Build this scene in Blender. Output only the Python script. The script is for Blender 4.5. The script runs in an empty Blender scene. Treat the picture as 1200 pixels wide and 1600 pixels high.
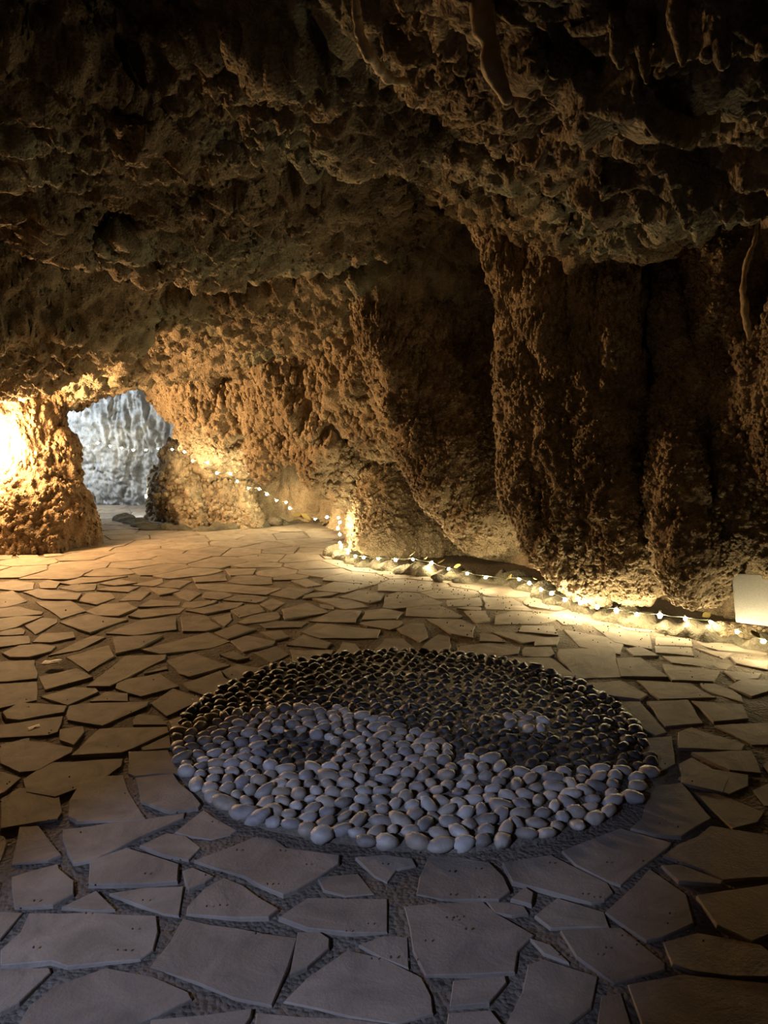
import bpy, bmesh, math, random
import numpy as np
from mathutils import Vector, Matrix, noise

# ------------------------------------------------------------------ camera
C = bpy.context.scene.collection
SC = bpy.context.scene
F = 1155.0                      # focal length in pixels of the 1200x1600 frame
PITCH = math.radians(6.9)
H = 1.55
cam_d = bpy.data.cameras.new('camera')
cam_d.sensor_fit = 'VERTICAL'; cam_d.sensor_height = 24.0
cam_d.lens = 24.0 * F / 1600.0
cam_d.clip_start = 0.05
cam = bpy.data.objects.new('camera', cam_d); C.objects.link(cam)
cam.location = (0, 0, H); cam.rotation_euler = (math.pi/2 - PITCH, 0, 0)
SC.camera = cam

# ------------------------------------------------------------------ world, exposure, lights
w = bpy.data.worlds.new('world'); SC.world = w; w.use_nodes = True
w.node_tree.nodes['Background'].inputs[0].default_value = (0.5, 0.5, 0.5, 1)
w.node_tree.nodes['Background'].inputs[1].default_value = 0.002
SC.view_settings.view_transform = 'Standard'; SC.view_settings.look = 'None'
SC.view_settings.gamma = 1.0; SC.view_settings.use_curve_mapping = False
SC.view_settings.exposure = 0.0
SC.cycles.diffuse_bounces = 1; SC.cycles.max_bounces = 4

LAMP_E = 380.0        # radiance of the lantern's frosted glass
BULB_E = 430.0         # radiance of the fairy-light bulbs
SPOT_W = 340.0

def light(name, kind, loc, target, col, power, **kw):
    d = bpy.data.lights.new(name, kind); d.color = col; d.energy = power
    for k, v in kw.items(): setattr(d, k, v)
    o = bpy.data.objects.new(name, d); C.objects.link(o); o.location = loc
    o.rotation_euler = (Vector(target) - Vector(loc)).to_track_quat('-Z', 'Y').to_euler()
    return o
# cold light falling in from the cave mouth behind the visitor, and the cold lamp hidden in the tunnel
light('entrance_light', 'SPOT', (-1.9, -0.4, 1.9), (-0.50, 1.95, 0), (0.46, 0.58, 1.0), SPOT_W,
      spot_size=math.radians(36.5), spot_blend=0.55, shadow_soft_size=0.05)
light('tunnel_light', 'AREA', (-6.3, 12.2, 1.9), (-5.0, 14.0, 1.3), (0.72, 0.85, 1.0), 105.0, size=0.5)
light('tunnel_light', 'AREA', (-4.0, 11.9, 0.25), (-4.9, 14.0, 1.1), (0.72, 0.85, 1.0), 10.0, size=0.3)

# ------------------------------------------------------------------ helpers
random.seed(7)
def ray(px, py):
    u = (800 - py) / F
    return ((px - 600) / F, math.cos(PITCH) + u*math.sin(PITCH), -math.sin(PITCH) + u*math.cos(PITCH))
def G(px, py, z=0.0):                      # point at height z seen at the pixel
    r = ray(px, py); t = (z - H) / r[2]
    return Vector((r[0]*t, r[1]*t, z))
def Y(px, py, y):                          # point at distance y seen at the pixel
    r = ray(px, py); t = y / r[1]
    return Vector((r[0]*t, y, H + r[2]*t))
def to_px(v):
    y = v[1]*math.cos(PITCH) - (v[2]-H)*math.sin(PITCH)
    u = v[1]*math.sin(PITCH) + (v[2]-H)*math.cos(PITCH)
    if y < 0.05: return (-9999, -9999)
    return (600 + F*v[0]/y, 800 - F*u/y)

def link(name, me, mat=None, parent=None, label=None, cat=None, group=None, kind=None, smooth=True):
    o = bpy.data.objects.new(name, me); C.objects.link(o)
    if mat is not None and not me.materials:
        for m in (mat if isinstance(mat, (list, tuple)) else [mat]): me.materials.append(m)
    if smooth and len(me.polygons): me.polygons.foreach_set('use_smooth', [True]*len(me.polygons))
    if parent: o.parent = parent
    tag(o, label, cat, group, kind); return o
def tag(o, label=None, cat=None, group=None, kind=None):
    if label: o['label'] = label
    if cat: o['category'] = cat
    if group: o['group'] = group
    if kind: o['kind'] = kind
def from_bm(name, bm, mat, **kw):
    me = bpy.data.meshes.new(name); bm.to_mesh(me); bm.free(); return link(name, me, mat, **kw)
def empty(name, loc, label, cat, group=None):
    o = bpy.data.objects.new(name, None); C.objects.link(o); o.location = loc
    o.empty_display_size = .1; tag(o, label, cat, group); return o
def tube(bm, pts, rad, n=6):
    pts = [Vector(p) for p in pts]; rings = []
    for i, p in enumerate(pts):
        d = (pts[min(i+1, len(pts)-1)] - pts[max(i-1, 0)]).normalized()
        a = d.cross(Vector((0, 0, 1)))
        if a.length < 1e-3: a = d.cross(Vector((1, 0, 0)))
        a.normalize(); b = d.cross(a)
        r = rad[i] if isinstance(rad, (list, tuple)) else rad
        rings.append([bm.verts.new(p + a*r*math.cos(2*math.pi*k/n) + b*r*math.sin(2*math.pi*k/n)) for k in range(n)])
    for i in range(len(rings)-1):
        for k in range(n):
            bm.faces.new((rings[i][k], rings[i][(k+1) % n], rings[i+1][(k+1) % n], rings[i+1][k]))
    bm.faces.new(rings[0][::-1]); bm.faces.new(rings[-1])
def lathe(bm, prof, n=16, axis=None):
    rings = []
    for r, z in prof:
        rings.append([bm.verts.new((r*math.cos(2*math.pi*k/n), r*math.sin(2*math.pi*k/n), z)) for k in range(n)])
    for i in range(len(rings)-1):
        for k in range(n):
            bm.faces.new((rings[i][k], rings[i][(k+1) % n], rings[i+1][(k+1) % n], rings[i+1][k]))
    bm.faces.new(rings[0][::-1]); bm.faces.new(rings[-1])

# ------------------------------------------------------------------ materials
def new_mat(name):
    m = bpy.data.materials.new(name); m.use_nodes = True
    nt = m.node_tree; b = nt.nodes['Principled BSDF']; return m, nt, b
def node(nt, t, **kw):
    n = nt.nodes.new(t)
    for k, v in kw.items():
        if k in n.inputs: n.inputs[k].default_value = v
        else: setattr(n, k, v)
    return n
def ramp(nt, fac, stops):
    r = nt.nodes.new('ShaderNodeValToRGB'); e = r.color_ramp.elements
    while len(e) < len(stops): e.new(0.5)
    for i, (p, c) in enumerate(stops): e[i].position = p; e[i].color = (*c, 1)
    nt.links.new(fac, r.inputs[0]); return r.outputs[0]
def rock_mat(name, c0, c1, c2, patch=None, bump=0.5, scale=1.0, rough=0.9):
    m, nt, b = new_mat(name); L = nt.links.new
    tc = node(nt, 'ShaderNodeNewGeometry')
    n1 = node(nt, 'ShaderNodeTexNoise', Scale=2.3*scale, Detail=8.0, Roughness=0.65)
    n2 = node(nt, 'ShaderNodeTexNoise', Scale=34*scale, Detail=6.0, Roughness=0.7)
    n3 = node(nt, 'ShaderNodeTexVoronoi', Scale=60*scale)
    for n in (n1, n2, n3): L(tc.outputs['Position'], n.inputs['Vector'])
    col = ramp(nt, n1.outputs[0], [(0.32, c0), (0.52, c1), (0.7, c2)])
    mx = node(nt, 'ShaderNodeMix', data_type='RGBA', blend_type='MULTIPLY'); mx.inputs[0].default_value = 0.7
    sp = ramp(nt, n2.outputs[0], [(0.3, (0.45, 0.42, 0.4)), (0.6, (1.05, 1.03, 1.0))])
    L(col, mx.inputs[6]); L(sp, mx.inputs[7]); out = mx.outputs[2]
    if patch:
        n4 = node(nt, 'ShaderNodeTexNoise', Scale=0.9, Detail=4.0); L(tc.outputs['Position'], n4.inputs['Vector'])
        mk = ramp(nt, n4.outputs[0], [(0.52, (0, 0, 0)), (0.66, (1, 1, 1))])
        m2 = node(nt, 'ShaderNodeMix', data_type='RGBA'); L(mk, m2.inputs[0]); L(out, m2.inputs[6])
        m2.inputs[7].default_value = (*patch, 1); out = m2.outputs[2]
    L(out, b.inputs['Base Color']); b.inputs['Roughness'].default_value = rough
    b.inputs['Specular IOR Level'].default_value = 0.25
    ad = node(nt, 'ShaderNodeMath', operation='MULTIPLY_ADD'); L(n3.outputs['Distance'], ad.inputs[0])
    ad.inputs[1].default_value = -0.8; L(n2.outputs[0], ad.inputs[2])
    bp = node(nt, 'ShaderNodeBump', Strength=bump, Distance=0.016); L(ad.outputs[0], bp.inputs['Height'])
    L(bp.outputs[0], b.inputs['Normal']); return m
M_ROCK = rock_mat('brown_cave_rock', (0.24, 0.18, 0.115), (0.47, 0.37, 0.245), (0.64, 0.52, 0.36), bump=0.9)
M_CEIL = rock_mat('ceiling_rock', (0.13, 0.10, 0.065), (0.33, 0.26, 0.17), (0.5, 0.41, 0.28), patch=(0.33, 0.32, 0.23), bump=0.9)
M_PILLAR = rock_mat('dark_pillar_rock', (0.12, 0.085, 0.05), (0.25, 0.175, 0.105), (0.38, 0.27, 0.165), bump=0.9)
M_PALE = rock_mat('pale_limestone', (0.2, 0.195, 0.185), (0.52, 0.52, 0.5), (0.72, 0.72, 0.7), bump=0.9, scale=2.0)
M_DRIP = rock_mat('smooth_dripstone', (0.4, 0.32, 0.2), (0.58, 0.47, 0.3), (0.66, 0.55, 0.38), bump=0.12, rough=0.6)
M_MORTAR = rock_mat('joint_mortar', (0.13, 0.105, 0.08), (0.2, 0.165, 0.125), (0.26, 0.215, 0.165), bump=0.7)
M_KERB = rock_mat('kerb_rock', (0.08, 0.07, 0.05), (0.16, 0.14, 0.10), (0.24, 0.21, 0.15), bump=0.6)

def stone_mat(name, cols, mult, island=False, bump=0.25, rough=0.75, fine=30.0, spec=0.3, streak=True):
    m, nt, b = new_mat(name); L = nt.links.new
    geo = node(nt, 'ShaderNodeNewGeometry'); oi = node(nt, 'ShaderNodeObjectInfo')
    src = geo.outputs['Random Per Island'] if island else oi.outputs['Random']
    base = ramp(nt, src, [(i/(len(cols)-1), c) for i, c in enumerate(cols)])
    n1 = node(nt, 'ShaderNodeTexNoise', Scale=fine*0.18, Detail=8.0, Roughness=0.6, Distortion=0.8)
    n2 = node(nt, 'ShaderNodeTexNoise', Scale=fine*3, Detail=5.0, Roughness=0.7)
    for n in (n1, n2): L(geo.outputs['Position'], n.inputs['Vector'])
    mo = ramp(nt, n1.outputs[0], [(0.3, (mult, mult, mult)), (0.65, (1.08, 1.06, 1.04))])
    mx = node(nt, 'ShaderNodeMix', data_type='RGBA', blend_type='MULTIPLY'); mx.inputs[0].default_value = 1.0
    L(base, mx.inputs[6]); L(mo, mx.inputs[7]); L(mx.outputs[2], b.inputs['Base Color'])
    b.inputs['Roughness'].default_value = rough; b.inputs['Specular IOR Level'].default_value = spec
    ad = node(nt, 'ShaderNodeMath', operation='MULTIPLY_ADD'); L(n1.outputs[0], ad.inputs[0]); ad.inputs[1].default_value = 2.5
    L(n2.outputs[0], ad.inputs[2])
    bp = node(nt, 'ShaderNodeBump', Strength=bump, Distance=0.006); L(ad.outputs[0], bp.inputs['Height'])
    L(bp.outputs[0], b.inputs['Normal']); return m
FLAG_COLS = [(0.24, 0.195, 0.15), (0.31, 0.255, 0.195), (0.27, 0.22, 0.17), (0.34, 0.285, 0.22), (0.29, 0.24, 0.185)]
M_FLAG = stone_mat('flagstone', FLAG_COLS, 0.6, bump=0.5)
M_FLAG_I = stone_mat('flagstone_far', FLAG_COLS, 0.6, island=True, bump=0.5)
PAL = [(0.36, 0.33, 0.29), (0.55, 0.47, 0.36), (0.27, 0.24, 0.21), (0.46, 0.37, 0.27), (0.6, 0.56, 0.49), (0.33, 0.3, 0.28), (0.42, 0.36, 0.29)]
DRK = [(0.03, 0.026, 0.022), (0.06, 0.05, 0.042), (0.02, 0.018, 0.016), (0.09, 0.075, 0.06), (0.045, 0.037, 0.03)]
M_PEB = stone_mat('pale_pebble', PAL, 0.55, bump=0.25, rough=0.5, fine=60)
M_PEB_I = stone_mat('pale_pebble_far', PAL, 0.55, island=True, bump=0.12, rough=0.5, fine=60)
M_DPEB = stone_mat('dark_pebble', DRK, 0.6, bump=0.4, rough=0.6, fine=60, spec=0.5)
M_DPEB_I = stone_mat('dark_pebble_far', DRK, 0.6, island=True, bump=0.4, rough=0.42, fine=60, spec=0.5)
def plain(name, col, rough=0.5, metal=0.0, emit=None, strength=0.0):
    m, nt, b = new_mat(name); b.inputs['Base Color'].default_value = (*col, 1)
    b.inputs['Roughness'].default_value = rough; b.inputs['Metallic'].default_value = metal
    n = node(nt, 'ShaderNodeTexNoise', Scale=40.0); r = ramp(nt, n.outputs[0], [(0.3, tuple(c*0.85 for c in col)), (0.7, col)])
    nt.links.new(r, b.inputs['Base Color'])
    if emit:
        b.inputs['Emission Color'].default_value = (*emit, 1); b.inputs['Emission Strength'].default_value = strength
    return m
M_GLASS = plain('lantern_glass', (0.9, 0.8, 0.6), 0.4, 0, (1.0, 0.6, 0.27), LAMP_E)
M_BULB = plain('fairy_bulb', (0.9, 0.9, 0.8), 0.3, 0, (1.0, 0.82, 0.46), BULB_E)
M_METAL = plain('dark_bracket', (0.05, 0.045, 0.04), 0.5, 0.6)
M_WIRE = plain('clear_cable', (0.25, 0.27, 0.2), 0.4)
M_BOARD = plain('white_panel', (0.78, 0.77, 0.73), 0.45)
M_PAPER = plain('paper', (0.75, 0.68, 0.62), 0.7)
M_INK = plain('red_ink', (0.5, 0.08, 0.05), 0.6)
M_LEAF = plain('dry_leaf', (0.5, 0.4, 0.14), 0.7)
M_CRUMB = plain('earth_crumb', (0.06, 0.045, 0.03), 0.9)
M_MOSS = plain('moss', (0.16, 0.2, 0.06), 0.9)

# ------------------------------------------------------------------ rock relief by geometry nodes, baked to plain meshes
def relief_group(name, big=0.10, flute=0.05, drip=0.03, nod=0.014, zlo=0.9, zhi=1.5, stretch=0.28, dscale=9.0, nscale=24.0,
                 flute_vec=(5, 5, 1.3), axis='z', fine=0.3):
    g = bpy.data.node_groups.new(name, 'GeometryNodeTree')
    g.interface.new_socket('Geometry', in_out='INPUT', socket_type='NodeSocketGeometry')
    g.interface.new_socket('Geometry', in_out='OUTPUT', socket_type='NodeSocketGeometry')
    N = g.nodes.new; L = g.links.new
    gi = N('NodeGroupInput'); go = N('NodeGroupOutput')
    def math_(op, a, b=None, c=None):
        n = N('ShaderNodeMath'); n.operation = op
        for i, v in enumerate((a, b, c)):
            if v is None: continue
            if isinstance(v, (int, float)): n.inputs[i].default_value = v
            else: L(v, n.inputs[i])
        return n.outputs[0]
    def vmul(v, s):
        n = N('ShaderNodeVectorMath'); n.operation = 'MULTIPLY'; L(v, n.inputs[0]); n.inputs[1].default_value = s; return n.outputs[0]
    def tex(v, scale, detail=3.0, rough=0.5, dist=0.0):
        n = N('ShaderNodeTexNoise'); L(v, n.inputs['Vector']); n.inputs['Scale'].default_value = scale
        n.inputs['Detail'].default_value = detail; n.inputs['Roughness'].default_value = rough
        n.inputs['Distortion'].default_value = dist; return n.outputs[0]
    def vor(v, scale, feature='F1'):
        n = N('ShaderNodeTexVoronoi'); n.feature = feature; L(v, n.inputs['Vector']); n.inputs['Scale'].default_value = scale
        if feature == 'SMOOTH_F1': n.inputs['Smoothness'].default_value = 0.25
        return n.outputs['Distance']
    pos = N('GeometryNodeInputPosition').outputs[0]
    # wobble the lookup so that the folds wander
    wn = N('ShaderNodeTexNoise'); L(pos, wn.inputs['Vector']); wn.inputs['Scale'].default_value = 1.7; wn.inputs['Detail'].default_value = 3.0
    wv = N('ShaderNodeVectorMath'); wv.operation = 'SUBTRACT'; L(wn.outputs['Color'], wv.inputs[0]); wv.inputs[1].default_value = (.5, .5, .5)
    ws = N('ShaderNodeVectorMath'); ws.operation = 'SCALE'; L(wv.outputs[0], ws.inputs[0]); ws.inputs['Scale'].default_value = 0.35
    wa = N('ShaderNodeVectorMath'); wa.operation = 'ADD'; L(pos, wa.inputs[0]); L(ws.outputs[0], wa.inputs[1]); wp = wa.outputs[0]
    h = math_('MULTIPLY', math_('SUBTRACT', tex(pos, 1.5, 3.0), 0.5), 2*big)
    # flutes: ridged noise drawn out along the flow
    r = math_('SUBTRACT', 1.0, math_('ABSOLUTE', math_('MULTIPLY', math_('SUBTRACT', tex(vmul(wp, flute_vec), 1.0, 3.0, 0.55), 0.5), 4.0)))
    r = math_('MAXIMUM', r, 0.0); h = math_('MULTIPLY_ADD', math_('POWER', r, 1.5), flute, h)
    # drips: long knobs
    sv = {'z': (1, 1, stretch), 'y': (1, stretch, 1)}[axis]
    v1 = vor(vmul(wp, sv), dscale, 'SMOOTH_F1')
    k1 = math_('SUBTRACT', 1.0, math_('POWER', math_('MINIMUM', math_('MULTIPLY', v1, 1.35), 1.0), 1.6))
    v1b = vor(vmul(wp, (sv[0]*2.3, sv[1]*2.3, sv[2]*2.3)), dscale, 'F1')
    k1b = math_('SUBTRACT', 1.0, math_('POWER', math_('MINIMUM', math_('MULTIPLY', v1b, 1.3), 1.0), 1.6))
    k1 = math_('MULTIPLY_ADD', k1b, 0.42, k1)
    # popcorn nodules
    v2 = vor(wp, nscale, 'F1')
    k2 = math_('SUBTRACT', 1.0, math_('POWER', math_('MINIMUM', math_('MULTIPLY', v2, 1.3), 1.0), 2.0))
    v3 = vor(wp, nscale*2.1, 'F1')
    k2 = math_('MULTIPLY_ADD', math_('SUBTRACT', 1.0, math_('POWER', math_('MINIMUM', math_('MULTIPLY', v3, 1.3), 1.0), 2.0)), fine, k2)
    mr = N('ShaderNodeMapRange'); sep = N('ShaderNodeSeparateXYZ'); L(pos, sep.inputs[0])
    zz = math_('MULTIPLY_ADD', math_('SUBTRACT', tex(pos, 2.2, 2.0), 0.5), 1.2, sep.outputs[2])
    L(zz, mr.inputs[0]); mr.inputs[1].default_value = zlo; mr.inputs[2].default_value = zhi
    up = mr.outputs[0]                                    # 0 below, 1 above
    h = math_('MULTIPLY_ADD', math_('MULTIPLY', k1, math_('MULTIPLY_ADD', up, 0.8, 0.2)), drip, h)
    h = math_('MULTIPLY_ADD', math_('MULTIPLY', k2, math_('MULTIPLY_ADD', up, -0.65, 1.0)), nod, h)
    h = math_('MULTIPLY_ADD', math_('SUBTRACT', tex(pos, 18.0, 4.0, 0.65), 0.5), drip*0.6, h)
    sc = N('ShaderNodeVectorMath'); sc.operation = 'SCALE'; L(N('GeometryNodeInputNormal').outputs[0], sc.inputs[0]); L(h, sc.inputs['Scale'])
    sp = N('GeometryNodeSetPosition'); L(gi.outputs[0], sp.inputs[0]); L(sc.outputs[0], sp.inputs['Offset']); L(sp.outputs[0], go.inputs[0])
    return g
def nodule_group(name, dens, r0, r1, zlo, zhi, drip_len=2.4, flat=1.0):
    """knobs (below) and long drips (above) grown out of the faces of the rock"""
    g = bpy.data.node_groups.new(name, 'GeometryNodeTree')
    g.interface.new_socket('Geometry', in_out='INPUT', socket_type='NodeSocketGeometry')
    g.interface.new_socket('Geometry', in_out='OUTPUT', socket_type='NodeSocketGeometry')
    N = g.nodes.new; L = g.links.new; gi = N('NodeGroupInput'); go = N('NodeGroupOutput')
    d = N('GeometryNodeDistributePointsOnFaces'); L(gi.outputs[0], d.inputs['Mesh'])
    pos = N('GeometryNodeInputPosition'); tn = N('ShaderNodeTexNoise'); tn.inputs['Scale'].default_value = 3.5; tn.inputs['Detail'].default_value = 3.0
    L(pos.outputs[0], tn.inputs['Vector'])
    mr = N('ShaderNodeMapRange'); L(tn.outputs[0], mr.inputs[0]); mr.inputs[1].default_value = 0.42; mr.inputs[2].default_value = 0.55
    mr.inputs[3].default_value = dens*0.15; mr.inputs[4].default_value = dens; L(mr.outputs[0], d.inputs['Density'])
    ic = N('GeometryNodeMeshIcoSphere'); ic.inputs['Radius'].default_value = 1.0; ic.inputs['Subdivisions'].default_value = 2
    sm = N('GeometryNodeSetShadeSmooth'); L(ic.outputs[0], sm.inputs[0])
    mt = N('GeometryNodeSetMaterial'); L(sm.outputs[0], mt.inputs[0]); mt.inputs['Material'].default_value = bpy.data.materials[flat] if isinstance(flat, str) else M_ROCK
    ii = N('GeometryNodeInstanceOnPoints'); L(d.outputs['Points'], ii.inputs['Points']); L(mt.outputs[0], ii.inputs['Instance'])
    rv = N('FunctionNodeRandomValue'); rv.data_type = 'FLOAT'; rv.inputs[2].default_value = 0.0; rv.inputs[3].default_value = 1.0
    pw = N('ShaderNodeMath'); pw.operation = 'POWER'; L(rv.outputs[1], pw.inputs[0]); pw.inputs[1].default_value = 1.8
    ra = N('ShaderNodeMath'); ra.operation = 'MULTIPLY_ADD'; L(pw.outputs[0], ra.inputs[0]); ra.inputs[1].default_value = r1-r0; ra.inputs[2].default_value = r0
    p2 = N('GeometryNodeInputPosition'); sp = N('ShaderNodeSeparateXYZ'); L(p2.outputs[0], sp.inputs[0])
    mz = N('ShaderNodeMapRange'); L(sp.outputs[2], mz.inputs[0]); mz.inputs[1].default_value = zlo; mz.inputs[2].default_value = zhi
    mz.inputs[3].default_value = 1.0; mz.inputs[4].default_value = drip_len
    cb = N('ShaderNodeCombineXYZ'); cb.inputs[0].default_value = 1; cb.inputs[1].default_value = 1; L(mz.outputs[0], cb.inputs[2])
    vs_ = N('ShaderNodeVectorMath'); vs_.operation = 'SCALE'; L(cb.outputs[0], vs_.inputs[0]); L(ra.outputs[0], vs_.inputs['Scale'])
    L(vs_.outputs[0], ii.inputs['Scale'])
    ro = N('FunctionNodeRandomValue'); ro.data_type = 'FLOAT_VECTOR'; ro.inputs[0].default_value = (-.35, -.35, 0); ro.inputs[1].default_value = (.35, .35, 6.28)
    L(ro.outputs[0], ii.inputs['Rotation']); L(ii.outputs[0], go.inputs[0]); return g
def grow(o, grp):
    """the knobs of a rock: uncountable, one stuff part"""
    k = bpy.data.objects.new('nodule', o.data); C.objects.link(k); k.parent = o; k['kind'] = 'stuff'
    k.modifiers.new('nodules', 'NODES').node_group = grp
    return k
def bake(o, mods):
    """run modifiers and keep the result as a plain mesh"""
    for t, kw in mods:
        m = o.modifiers.new(t, t)
        for k, v in kw.items(): setattr(m, k, v)
    dg = bpy.context.evaluated_depsgraph_get(); dg.update()
    me = bpy.data.meshes.new_from_object(o.evaluated_get(dg), preserve_all_data_layers=False, depsgraph=dg)
    mats = list(o.data.materials); o.modifiers.clear(); old = o.data; me.name = old.name; o.data = me
    bpy.data.meshes.remove(old)
    me.materials.clear()
    for m in mats: me.materials.append(m)
    me.polygons.foreach_set('use_smooth', [True]*len(me.polygons)); me.update()
    return o

G_WALL = relief_group('relief_wall', big=0.16, flute=0.07, drip=0.06, nod=0.02, stretch=0.4)
G_MASS = relief_group('relief_mass', big=0.10, flute=0.05, drip=0.05, nod=0.036, stretch=0.42, dscale=9.0, nscale=19.0, zlo=1.3, zhi=1.9, fine=0.35)
G_FAR = relief_group('relief_far', big=0.26, flute=0.10, drip=0.09, nod=0.05, stretch=0.45, dscale=6.5, nscale=13.0, zlo=0.6, zhi=1.2)
G_CEIL = relief_group('relief_ceiling', big=0.18, flute=0.12, drip=0.09, nod=0.02, stretch=0.7, dscale=5.5, nscale=20, flute_vec=(4.5, 7, 5), zlo=-3, zhi=-2)
G_PIL = relief_group('relief_pillar', big=0.16, flute=0.08, drip=0.04, nod=0.025, dscale=7.0, stretch=0.4, nscale=16, zlo=0.7, zhi=1.3)
G_TUN = relief_group('relief_tunnel', big=0.22, flute=0.10, drip=0.10, nod=0.05, dscale=8.0, stretch=0.2, nscale=11.0, flute_vec=(8, 8, 1.0), zlo=0.9, zhi=1.5)

# zlo, zhi are heights above the rock's own origin
N_NEAR = nodule_group('nodules_near', 1200, 0.008, 0.024, 1.75, 2.3, 2.2)
N_FAR = nodule_group('nodules_far', 380, 0.010, 0.046, 0.6, 1.6, 1.6)
G_DRIP0 = relief_group('relief_ledge', big=0.03, flute=0.0, drip=0.02, nod=0.01, dscale=12.0, stretch=0.8)
N_PIL = nodule_group('nodules_pillar', 260, 0.012, 0.034, 0.4, 1.4, 1.5, 'dark_pillar_rock')
N_CEIL = nodule_group('nodules_ceiling', 130, 0.006, 0.022, 9.0, 9.1, 1.0, 'ceiling_rock')
# ------------------------------------------------------------------ ceiling
def polyline(pts):
    return [tuple(Y(*p)) for p in pts]
RIDGES = [  # (pixel x, pixel y, distance) points along a hanging lip; slope before it, slope behind it, rounding
    ([(-200,200,4.6),(0,288,5.0),(60,338,5.3),(110,392,5.8),(230,412,6.3),(350,422,6.6),(420,410,6.7),(480,398,6.9),(560,388,7.0),(640,350,7.0),(705,308,6.8)], 0.28, 1.7, 0.10, 1.25),
    ([(705,300,6.6),(760,330,6.3),(830,362,6.0),(900,372,5.7),(980,385,5.3),(1040,350,4.9)], 0.5, 1.8, 0.10, 1.2),
    ([(230,262,5.2),(340,240,5.0),(420,214,4.8),(500,210,4.7),(560,230,4.6),(620,216,4.6),(690,202,4.6),(735,225,4.6),(775,280,4.8)], 0.3, 1.7, 0.08, 0.75),
    ([(790,205,3.9),(860,262,3.8),(930,290,3.7),(1000,300,3.6),(1050,314,3.5),(1120,312,3.4),(1200,320,3.3),(1350,330,3.1)], 0.5, 2.2, 0.10, 0.8),
    ([(800,10,2.7),(830,60,2.7),(880,80,2.7),(950,105,2.65),(1005,135,2.6),(1060,95,2.5),(1140,100,2.4),(1250,90,2.3)], 0.6, 1.6, 0.07, 0.5),
    ([(-200,240,5.2),(0,232,5.0),(90,250,4.9),(180,285,5.1),(240,330,5.5)], 0.35, 1.3, 0.08, 0.7),
    ([(-260,640,7.6),(0,622,8.5),(58,590,9.2),(108,620,9.7),(150,604,10.1),(205,592,10.3),(300,575,10.0),(400,570,9.7),(520,575,9.4),(600,560,9.0)], 0.36, 1.6, 0.10, 1.75),
    ([(-100,455,6.9),(0,455,7.2),(80,450,7.5),(170,455,7.8),(240,485,8.3),(300,520,8.8)], 0.5, 0.8, 0.08, 0.3),
]
def seg_dist(X, Yy, P):
    best = np.full(X.shape, 1e9); zz = np.zeros(X.shape); side = np.zeros(X.shape)
    for (ax, ay, az), (bx, by, bz) in zip(P[:-1], P[1:]):
        dx, dy = bx-ax, by-ay; t = np.clip(((X-ax)*dx + (Yy-ay)*dy)/(dx*dx+dy*dy), 0, 1)
        qx, qy = ax+t*dx, ay+t*dy; d = np.hypot(X-qx, Yy-qy); m = d < best
        best = np.where(m, d, best); zz = np.where(m, az+t*(bz-az), zz)
        side = np.where(m, Yy-qy, side)
    return best, zz, side
def smin(a, b, k):
    h = np.clip(0.5 + 0.5*(b-a)/k, 0, 1); return b*(1-h) + a*h - k*h*(1-h)
def ceiling_height(X, Yv):
    z = 3.95 - 0.03*np.clip(Yv-4, 0, 9) - 0.10*np.clip(np.abs(X+0.5)-2.2, 0, 9)
    z = z - 0.05*np.clip(Yv-9.5, 0, 5) - 0.10*np.clip(3.0-Yv, 0, 3)
    z = z + 0.10*np.sin(X*1.9+Yv*0.6) * np.cos(Yv*1.3-X*.4)
    for pts, kf, kb, rd, d0 in RIDGES:
        d, zl, side = seg_dist(X, Yv, polyline(pts))
        t = 1/(1+np.exp(-side/0.08)); k = kf*(1-t)+kb*t
        zr = zl + k*(np.sqrt(d*d + rd*rd)-rd) + 1.8*np.clip(d-d0, 0, 9)
        z = smin(z, zr, 0.12)
    # low roof of the tunnel beyond the arch
    return z
def grid_mesh(name, fn, us, vs, mat):
    U, V = np.meshgrid(us, vs); P = fn(U, V).reshape(-1, 3)
    nu, nv = len(us), len(vs); i = np.arange((nv-1)*(nu-1)); r, c = i//(nu-1), i % (nu-1); a = r*nu + c
    q = np.stack([a, a+nu, a+nu+1, a+1], 1)
    me = bpy.data.meshes.new(name); me.vertices.add(len(P)); me.vertices.foreach_set('co', P.ravel())
    me.loops.add(q.size); me.loops.foreach_set('vertex_index', q.ravel().astype(np.int32))
    me.polygons.add(len(q)); me.polygons.foreach_set('loop_start', (np.arange(len(q))*4).astype(np.int32))
    me.polygons.foreach_set('loop_total', np.full(len(q), 4, np.int32)); me.update(calc_edges=True); me.materials.append(mat)
    return me
# rows get coarser with distance, columns fan out with them
def ceil_fn(U, V):
    yv = V; xx = U*(yv*0.62 + 1.6) + 0.0*yv - 0.12*yv
    return np.stack([xx, yv, ceiling_height(xx, yv)], -1)
vs = [-1.5]
while vs[-1] < 14.6: vs.append(vs[-1] + (0.06 if vs[-1] < 1.2 else 0.011 + 0.002*vs[-1]))
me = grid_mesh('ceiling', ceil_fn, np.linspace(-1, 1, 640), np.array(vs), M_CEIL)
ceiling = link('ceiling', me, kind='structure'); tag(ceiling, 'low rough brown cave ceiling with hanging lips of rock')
bake(ceiling, [('NODES', dict(node_group=G_CEIL))]); grow(ceiling, N_CEIL)

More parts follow.
